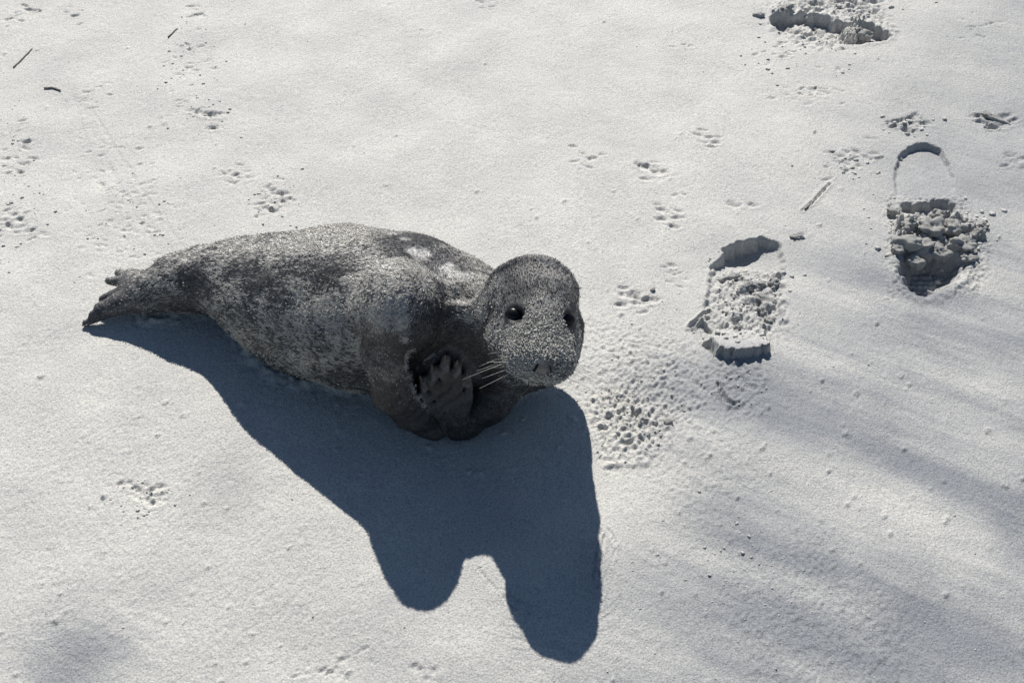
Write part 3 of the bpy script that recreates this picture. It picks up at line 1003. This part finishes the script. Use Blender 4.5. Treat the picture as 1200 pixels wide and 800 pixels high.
# lie of the fur
flow = np.zeros_like(BV); best = np.full(len(BV), 1e9)
for a, b, r, d in FLOW:
    ab = b - a
    q = BV - a
    t = np.clip((q @ ab) / (ab @ ab + 1e-12), 0, 1)
    dd = np.linalg.norm(q - t[:, None] * ab, axis=1) - r
    m = dd < best
    best[m] = dd[m]; flow[m] = d
for _ in range(25):
    flow = .4 * flow + .6 * neighbours_mean(flow, BF)
wob = np.stack([vnoise(BV, 28, 20), vnoise(BV, 28, 21), vnoise(BV, 28, 22)], -1)
flow = flow + 0.55 * wob
flow -= BN * (flow * BN).sum(1, keepdims=True)
flow /= np.linalg.norm(flow, axis=1, keepdims=True) + 1e-9

# eye surroundings, claws and soles stay bare
bare = np.zeros(len(BV), dtype=bool)
for e in EYES:
    bare |= np.linalg.norm(BV - e, axis=1) < 0.0155
bare |= np.linalg.norm(BV - hp(0, .091, .005), axis=1) < 0.012
bare |= BV[:, 2] < -0.004
nofur = bare | ((np.linalg.norm(BV - hand_pt(522, 440), axis=1) < .048) & (BV[:, 1] < 1.082) & (BV[:, 2] > .04))

def sample(n, weight):
    A = np.linalg.norm(np.cross(BV[BF[:, 2]] - BV[BF[:, 0]], BV[BF[:, 3]] - BV[BF[:, 1]]), axis=1) * weight[BF].mean(1)
    cdf = np.cumsum(A); cdf /= cdf[-1]
    f = np.searchsorted(cdf, rng.random(n))
    s, t = rng.random(n), rng.random(n)
    wts = np.stack([(1 - s) * (1 - t), s * (1 - t), s * t, (1 - s) * t], -1)
    ix = BF[f]
    return ix, wts
def interp(A, ix, w):
    return (A[ix] * (w[..., None] if A.ndim == 2 else w)).sum(1)

NS = 230000
ix, wt = sample(NS, (~nofur).astype(float))
P0 = interp(BV, ix, wt); n0 = interp(BN, ix, wt); f0 = interp(flow, ix, wt)
sd0 = interp(sand_and_light, ix, wt); c0 = interp(coat, ix, wt); bl0 = interp(blot, ix, wt)
hindf = sstep(-.535, -.565, P0[:, 0])
handf = np.exp(-(np.linalg.norm(P0 - hand_pt(525, 455), axis=1) / .045) ** 4) * (P0[:, 1] < 1.085)
PS = P0 * np.array([.42, 1, 1])
clump = .9 * vnoise(PS, 210, 31) + .7 * vnoise(PS, 430, 32) + .35 * rng.standard_normal(NS)
light = clump > (0.97 - 1.60 * sd0 - 1.2 * np.clip(sd0 - .7, 0, 1) + .25 * handf)
relh = np.linalg.norm(P0 - HC, axis=1)
length = (0.0042 + 0.0026 * rng.random(NS)) * np.where(light, 1.25, 1.0) * np.where(relh < .09, .75, 1.0)
face = np.linalg.norm(P0 - hp(0, .062, -.005), axis=1) < .05
length[face] *= .75
armf = np.zeros(NS)
for p, q in zip(NF[:-1], NF[1:]):
    a_, b_ = np.array(p[:3]), np.array(q[:3])
    t_ = np.clip(((P0 - a_) @ (b_ - a_)) / ((b_ - a_) @ (b_ - a_)), 0, 1)
    armf = np.maximum(armf, sstep(.042, .032, np.linalg.norm(P0 - a_ - t_[:, None] * (b_ - a_), axis=1)))
length *= (1 - .5 * hindf) * (1 - .6 * handf) * (1 - .5 * armf)
lift = (1 - .5 * handf) * (0.12 + 0.22 * rng.random(NS)) * np.where(light, 1.3, 1.0)
dirv = f0 + n0 * lift[:, None] + rng.normal(0, .20, (NS, 3))
dirv /= np.linalg.norm(dirv, axis=1, keepdims=True)
side = np.cross(dirv, n0) + .2 * rng.standard_normal((NS, 3)); side /= np.linalg.norm(side, axis=1, keepdims=True) + 1e-9
hw = ((0.00028 + 0.00018 * rng.random(NS)) * np.where(light, 1.25, 1.0))[:, None]
mid = P0 + dirv * (length * .55)[:, None]
tip = P0 + (dirv - n0 * .20) * length[:, None]
FV = np.stack([P0 - side * hw - n0 * .0005, P0 + side * hw - n0 * .0005, mid + side * hw * .8, tip, mid - side * hw * .8], 1).reshape(-1, 3)
k5 = np.arange(NS)[:, None] * 5
FT = np.concatenate([k5 + [0, 1, 2], k5 + [0, 2, 4], k5 + [4, 2, 3]]).reshape(-1, 3)
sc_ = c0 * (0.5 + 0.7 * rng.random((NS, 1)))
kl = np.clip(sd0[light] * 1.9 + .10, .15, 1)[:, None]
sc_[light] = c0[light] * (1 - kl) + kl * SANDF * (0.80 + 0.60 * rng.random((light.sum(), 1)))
sc_ = sc_ * (1 - bl0[:, None]) + np.array([.60, .59, .57]) * bl0[:, None]
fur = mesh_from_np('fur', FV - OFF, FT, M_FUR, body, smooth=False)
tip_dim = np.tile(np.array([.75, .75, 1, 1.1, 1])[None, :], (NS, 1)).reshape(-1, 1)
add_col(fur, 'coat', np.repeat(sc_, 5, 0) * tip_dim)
tag(fur, kind='stuff')

# grains of sand clinging to the coat
facew = np.exp(-(np.linalg.norm(BV - hp(0, .06, .005), axis=1) / .045) ** 4)
def grains(n, weight, s0, s1, pw):
    ix, wt = sample(n, np.where(bare, 0, weight))
    P_ = interp(BV, ix, wt) + interp(BN, ix, wt) * (0.0008 + 0.0020 * rng.random((n, 1)))
    return P_, s0 + (s1 - s0) * rng.random(n) ** pw
sq = np.clip(sand_and_light, 0, 1) ** 2 * (1 - .9 * handk)
parts_ = [grains(20000, sq * (1 + 4 * facew), .00035, .0012, 2.2), grains(1500, facew * (sand_and_light > .3), .0007, .0019, 1.6),
          grains(2600, sq * (BV[:, 2] > .05), .0007, .0016, 1.8)]
P0 = np.concatenate([q[0] for q in parts_]); sz = np.concatenate([q[1] for q in parts_])[:, None, None]
NG = len(P0)
oct_v = np.array([(1, 0, 0), (-1, 0, 0), (0, 1, 0), (0, -1, 0), (0, 0, 1), (0, 0, -1)], float)
oct_f = np.array([(0, 2, 4), (2, 1, 4), (1, 3, 4), (3, 0, 4), (2, 0, 5), (1, 2, 5), (3, 1, 5), (0, 3, 5)])
gv = P0[:, None, :] + oct_v[None] * sz * (0.6 + .8 * rng.random((NG, 6, 1)))
gf = (oct_f[None] + np.arange(NG)[:, None, None] * 6).reshape(-1, 3)
gr = mesh_from_np('clinging_sand', gv.reshape(-1, 3) - OFF, gf, M_GRAIN, body, smooth=False)
gc = np.repeat(np.array([.60, .58, .53]) * (0.6 + .55 * rng.random((NG, 1))), 6, 0)
add_col(gr, 'coat', gc)
tag(gr, kind='stuff')

def bm_obj(name, bm, mat, parent=None, smooth=True):
    me = bpy.data.meshes.new(name)
    bm.to_mesh(me); bm.free()
    if smooth:
        for p in me.polygons: p.use_smooth = True
    me.materials.append(mat)
    o = bpy.data.objects.new(name, me)
    COL.objects.link(o)
    if parent is not None: o.parent = parent
    return o

def ellipsoid(name, c, R, rad, mat, parent, seg=20):
    bm = bmesh.new()
    bmesh.ops.create_uvsphere(bm, u_segments=seg, v_segments=seg // 2 + 2, radius=1)
    for v in bm.verts:
        q = np.array(v.co) * np.array(rad)
        v.co = Vector(np.array(c) + R @ q - OFF)
    return bm_obj(name, bm, mat, parent)

for e, s in zip(EYES, (-1, 1)):
    ellipsoid('eye', e - Fw * .0080 - Up * .0048 - s * Rt * .003, HR, (.0130, .0104, .0098), M_EYE, seal)
for s in (-1, 1):
    Rn = HR.copy()
    tlt = s * 0.30
    Rn = np.stack([Rt * math.cos(tlt) + Up * math.sin(tlt) * 1, Fw, Up * math.cos(tlt) - Rt * math.sin(tlt)], 1)
    ellipsoid('nostril', hp(s * .0090, .0880, .0040), Rn, (.0012, .007, .0068), M_NOSE, seal, 12)

def tube(name, pts, r0, r1, mat, parent=None, seg=6, off=OFF):
    pts = [np.array(p, float) for p in pts]
    bm = bmesh.new()
    rings = []
    for i, p in enumerate(pts):
        d = pts[min(i + 1, len(pts) - 1)] - pts[max(i - 1, 0)]
        d = Vector(d).normalized()
        a = d.orthogonal().normalized(); b = d.cross(a)
        r = r0 + (r1 - r0) * i / (len(pts) - 1)
        rings.append([bm.verts.new(Vector(p - off) + (a * math.cos(t) + b * math.sin(t)) * r) for t in np.linspace(0, 2 * math.pi, seg, endpoint=False)])
    for A, B in zip(rings[:-1], rings[1:]):
        for k in range(seg):
            bm.faces.new((A[k], A[(k + 1) % seg], B[(k + 1) % seg], B[k]))
    bm.faces.new(rings[0][::-1]); bm.faces.new(rings[-1])
    return bm_obj(name, bm, mat, parent)

for c_, d_ in CLAWS:
    pts = [c_ - d_ * .004, c_ + d_ * .002, c_ + d_ * .006 + np.array((0, -.001, 0)), c_ + d_ * .010 + np.array((0, -.003, -.001))]
    tube('claw', pts, .0024, .0005, M_CLAW, seal)
# whiskers
wr_ = random.Random(11)
for s in (-1, 1):
    for k in range(9):
        row, colm = k % 3, k // 3
        r0 = hp(s * (.033 + .003 * colm), .078 - .010 * colm, -.002 - .008 * row)
        L = wr_.uniform(.018, .064)
        d = s * Rt * .95 + Fw * wr_.uniform(-.1, .4) + Up * (-.02 - .20 * row + wr_.uniform(-.22, .22))
        d /= np.linalg.norm(d)
        sag = wr_.uniform(.1, .5)
        pts = [r0 - d * .008 + d * L * t + (-Up * sag - Fw * .25) * L * t * t for t in np.linspace(0, 1, 7)]
        tube('whisker', pts, .00042, .00016, M_WHISK, seal, 5)

# ------------------------------------------------------------------ loose lumps of sand, crumbs, stems
def lump_mesh(seed, sub=4):
    bm = bmesh.new()
    bmesh.ops.create_icosphere(bm, subdivisions=sub, radius=1)
    co = np.array([v.co for v in bm.verts])
    s = 1 + .42 * vnoise(co, 1.5, seed) + .30 * vnoise(co, 3.4, seed + 3) + .11 * vnoise(co, 6, seed + 5) + .045 * vnoise(co, 14, seed + 7)
    co = co * s[:, None]
    for v, c_ in zip(bm.verts, co): v.co = Vector(c_)
    me = bpy.data.meshes.new('sand_lump')
    bm.to_mesh(me); bm.free()
    for p in me.polygons: p.use_smooth = True
    me.materials.append(M_CLUMP)
    return me
# (pixel u, v of the centre, radius x, y, z in metres, height of the centre above the surface, label)
G_TOE = 'crumbled sand lumps in the deep boot print'
G_SLAB = 'crumbled sand lumps in the slab boot print'
G_FAR = 'sand lumps beside the far boot print'
LUMPS = [
    (1062, 286, .020, .015, .014, .016, 'grey sand lump at the left rim of the deep toe hole', G_TOE),
    (1083, 288, .024, .014, .016, .018, 'widest ridge-like sand lump overhanging the shaded toe hole', G_TOE),
    (1104, 293, .015, .012, .012, .014, 'small sand lump at the right end of the ridge over the toe hole', G_TOE),
    (1090, 270, .022, .018, .017, .018, 'rounded sand lump in the middle of the crumbled boot print', G_TOE),
    (1117, 268, .018, .015, .015, .016, 'rounded sand lump right of the middle of the crumbled boot print', G_TOE),
    (1128, 287, .020, .015, .013, .016, 'pale flat sand lump at the right of the toe hole', G_TOE),
    (1146, 276, .012, .010, .009, .006, 'sand lump outside the right rim of the toe hole', G_TOE),
    (1064, 268, .014, .012, .010, .012, 'sand lump just below the heel half of the deep boot print', G_TOE),
    (1046, 248, .010, .008, .007, .004, 'sand lump beside the left end of the dark heel slot', G_TOE),
    (1100, 251, .013, .009, .009, .008, 'sand lump inside the dark slot under the heel mark', G_TOE),
    (1075, 303, .012, .010, .010, .014, 'sand lump hanging below the ridge in the toe hole', G_TOE),
    (1052, 296, .010, .009, .008, .004, 'small sand lump on the left edge of the toe hole', G_TOE),
    (1136, 303, .012, .010, .008, .008, 'lump of sand low on the right rim of the toe hole', G_TOE),
    (1152, 266, .008, .007, .006, .004, 'little sand lump farthest right of the crumbled toe', G_TOE),
    (876, 334, .010, .008, .007, .004, 'sand lump in the middle of the slab boot print', G_SLAB),
    (889, 330, .013, .007, .006, .004, 'pale curled sand lump in the slab boot print', G_SLAB),
    (856, 318, .015, .007, .006, .005, 'long pale sand lump under the shadowed arch of the boot print', G_SLAB),
    (908, 328, .008, .008, .007, .004, 'sand lump at the right edge of the slab boot print', G_SLAB),
    (897, 349, .015, .007, .005, .003, 'flat sand lump above the slab in the boot print', G_SLAB),
    (901, 374, .008, .006, .005, .003, 'sand lump at the far right corner of the slab', G_SLAB),
    (866, 384, .007, .005, .005, .003, 'small sand lump on the far edge of the slab', G_SLAB),
    (893, 362, .008, .006, .005, .003, 'small sand lump between the slab and the curled lump', G_SLAB),
    (935, 278, .011, .006, .005, .002, 'single sand lump at the end of the thin stem', None),
    (921, 13, .014, .008, .006, .003, 'sand lump left behind the far boot print', G_FAR),
    (889, 18, .010, .006, .005, .002, 'sand lump farthest left of the far boot print', G_FAR),
    (1013, 36, .020, .012, .012, .008, 'pale sand lump in the far boot print', G_FAR),
    (1168, 139, .022, .007, .006, .003, 'flat sand lump by the right border above the heel mark', None),
    (765, 338, .004, .003, .003, .001, 'tiny sand lump right of the head', None),
    (783, 494, .006, .005, .004, .002, 'sand lump at the edge of the churned sand by the head', None),
]
lump_meshes = [lump_mesh(k) for k in range(8)]
for i, (u, v, rx, ry, rz, hz, lab, grp) in enumerate(LUMPS):
    g = ground(u, v, hz * .6)
    o = bpy.data.objects.new('sand_lump', lump_meshes[i % 8])
    zz = np.mean([sand_z(g[0] + a, g[1] + b) for a in (-rx * .6, 0, rx * .6) for b in (-ry * .6, 0, ry * .6)])
    o.location = (g[0], g[1], max(zz + rz * .45, hz * .35 - .004) if grp == G_TOE else zz + rz * .35)
    o.scale = (rx, ry, rz)
    o.rotation_euler = (random.uniform(-.3, .3), random.uniform(-.3, .3), random.uniform(-.5, .5))
    COL.objects.link(o)
    tag(o, lab, 'sand lump', grp)

# crumbs: loose pellets of sand, too small to pick apart
def ico():
    bm = bmesh.new(); bmesh.ops.create_icosphere(bm, subdivisions=1, radius=1)
    v = np.array([x.co for x in bm.verts]); f = np.array([[x.index for x in q.verts] for q in bm.faces]); bm.free()
    return v, f
iv, if_ = ico()
cr = []
def crumbs(u, v, du, dv, n, r0, r1):
    for _ in range(n):
        g = ground(u + random.gauss(0, du), v + random.gauss(0, dv))
        cr.append((g[0], g[1], r0 + (r1 - r0) * random.random() ** 2))
crumbs(1095, 270, 32, 16, 150, .0012, .0055)
crumbs(1085, 255, 30, 8, 50, .002, .005)
crumbs(875, 350, 28, 26, 150, .0012, .0048)
crumbs(880, 445, 22, 22, 26, .0007, .0022)
crumbs(985, 12, 35, 9, 70, .002, .006)
crumbs(930, 60, 50, 18, 50, .0015, .004)
crumbs(735, 488, 28, 22, 280, .0005, .0022)
crumbs(780, 430, 70, 50, 160, .0006, .0018)
crumbs(1065, 146, 20, 7, 26, .0015, .005)
crumbs(1000, 188, 22, 12, 30, .0015, .004)
crumbs(838, 640, 30, 30, 30, .001, .003)
crumbs(920, 690, 90, 60, 160, .0005, .0017)
crumbs(172, 580, 20, 12, 40, .001, .0028)
crumbs(318, 240, 20, 20, 40, .001, .003)
crumbs(220, 70, 24, 24, 50, .001, .0032)
crumbs(150, 255, 36, 36, 50, .0008, .0026)
crumbs(15, 220, 20, 50, 60, .001, .0034)
crumbs(245, 140, 16, 14, 16, .0012, .003)
for _ in range(260):
    g = ground(random.uniform(-80, 1280), random.uniform(-10, 810))
    cr.append((g[0], g[1], .0005 + .0014 * random.random() ** 3))
cr = np.array(cr)
cz = np.array([sand_z(a, b) for a, b, _ in cr])
jit = 0.45 + .95 * rng.random((len(cr), len(iv), 1))
CV = np.stack([cr[:, 0], cr[:, 1], cz + cr[:, 2] * .05], -1)[:, None] + iv[None] * np.array([1.15, 1.05, .7]) * cr[:, 2][:, None, None] * jit
CF = (if_[None] + np.arange(len(cr))[:, None, None] * len(iv)).reshape(-1, 3)
co = mesh_from_np('sand_crumbs', CV.reshape(-1, 3), CF, M_CLUMP)
tag(co, 'small loose crumbs of sand scattered over the beach', kind='stuff', cat='sand')

def stem(pts, r, lab, kinks=3):
    P = []
    for (u0, v0), (u1, v1) in zip(pts[:-1], pts[1:]):
        for t in np.linspace(0, 1, 5)[:-1]:
            P.append((u0 + (u1 - u0) * t, v0 + (v1 - v0) * t))
    P.append(pts[-1])
    Q = []
    for u, v in P:
        g = ground(u, v)
        Q.append((g[0] + random.uniform(-1, 1) * r * .3, g[1] + random.uniform(-1, 1) * r * .3, sand_z(*g) + r * .8))
    base = np.array(Q[0])
    o = tube('dry_stem', Q, r, r * .7, M_TWIG, None, 7, off=base)
    o.location = base
    tag(o, lab, 'stem', 'dry stems on the sand')
stem([(16, 80), (28, 68), (38, 58)], .0015, 'short straight dry stem lying in the upper left corner')
stem([(52, 105), (62, 104), (71, 107)], .0020, 'small bent dry stem below the straight one at upper left')
stem([(197, 44), (208, 34)], .0016, 'tiny dry stem near the top left, beside the dents')
stem([(943, 246), (956, 232), (972, 215)], .0013, 'thin dry stem pointing to the lump between two boot prints')
print('tris sand', len(FQ) * 2, 'body', len(BF) * 2, 'fur', len(FT), 'grains', len(gf), 'crumbs', len(CF))
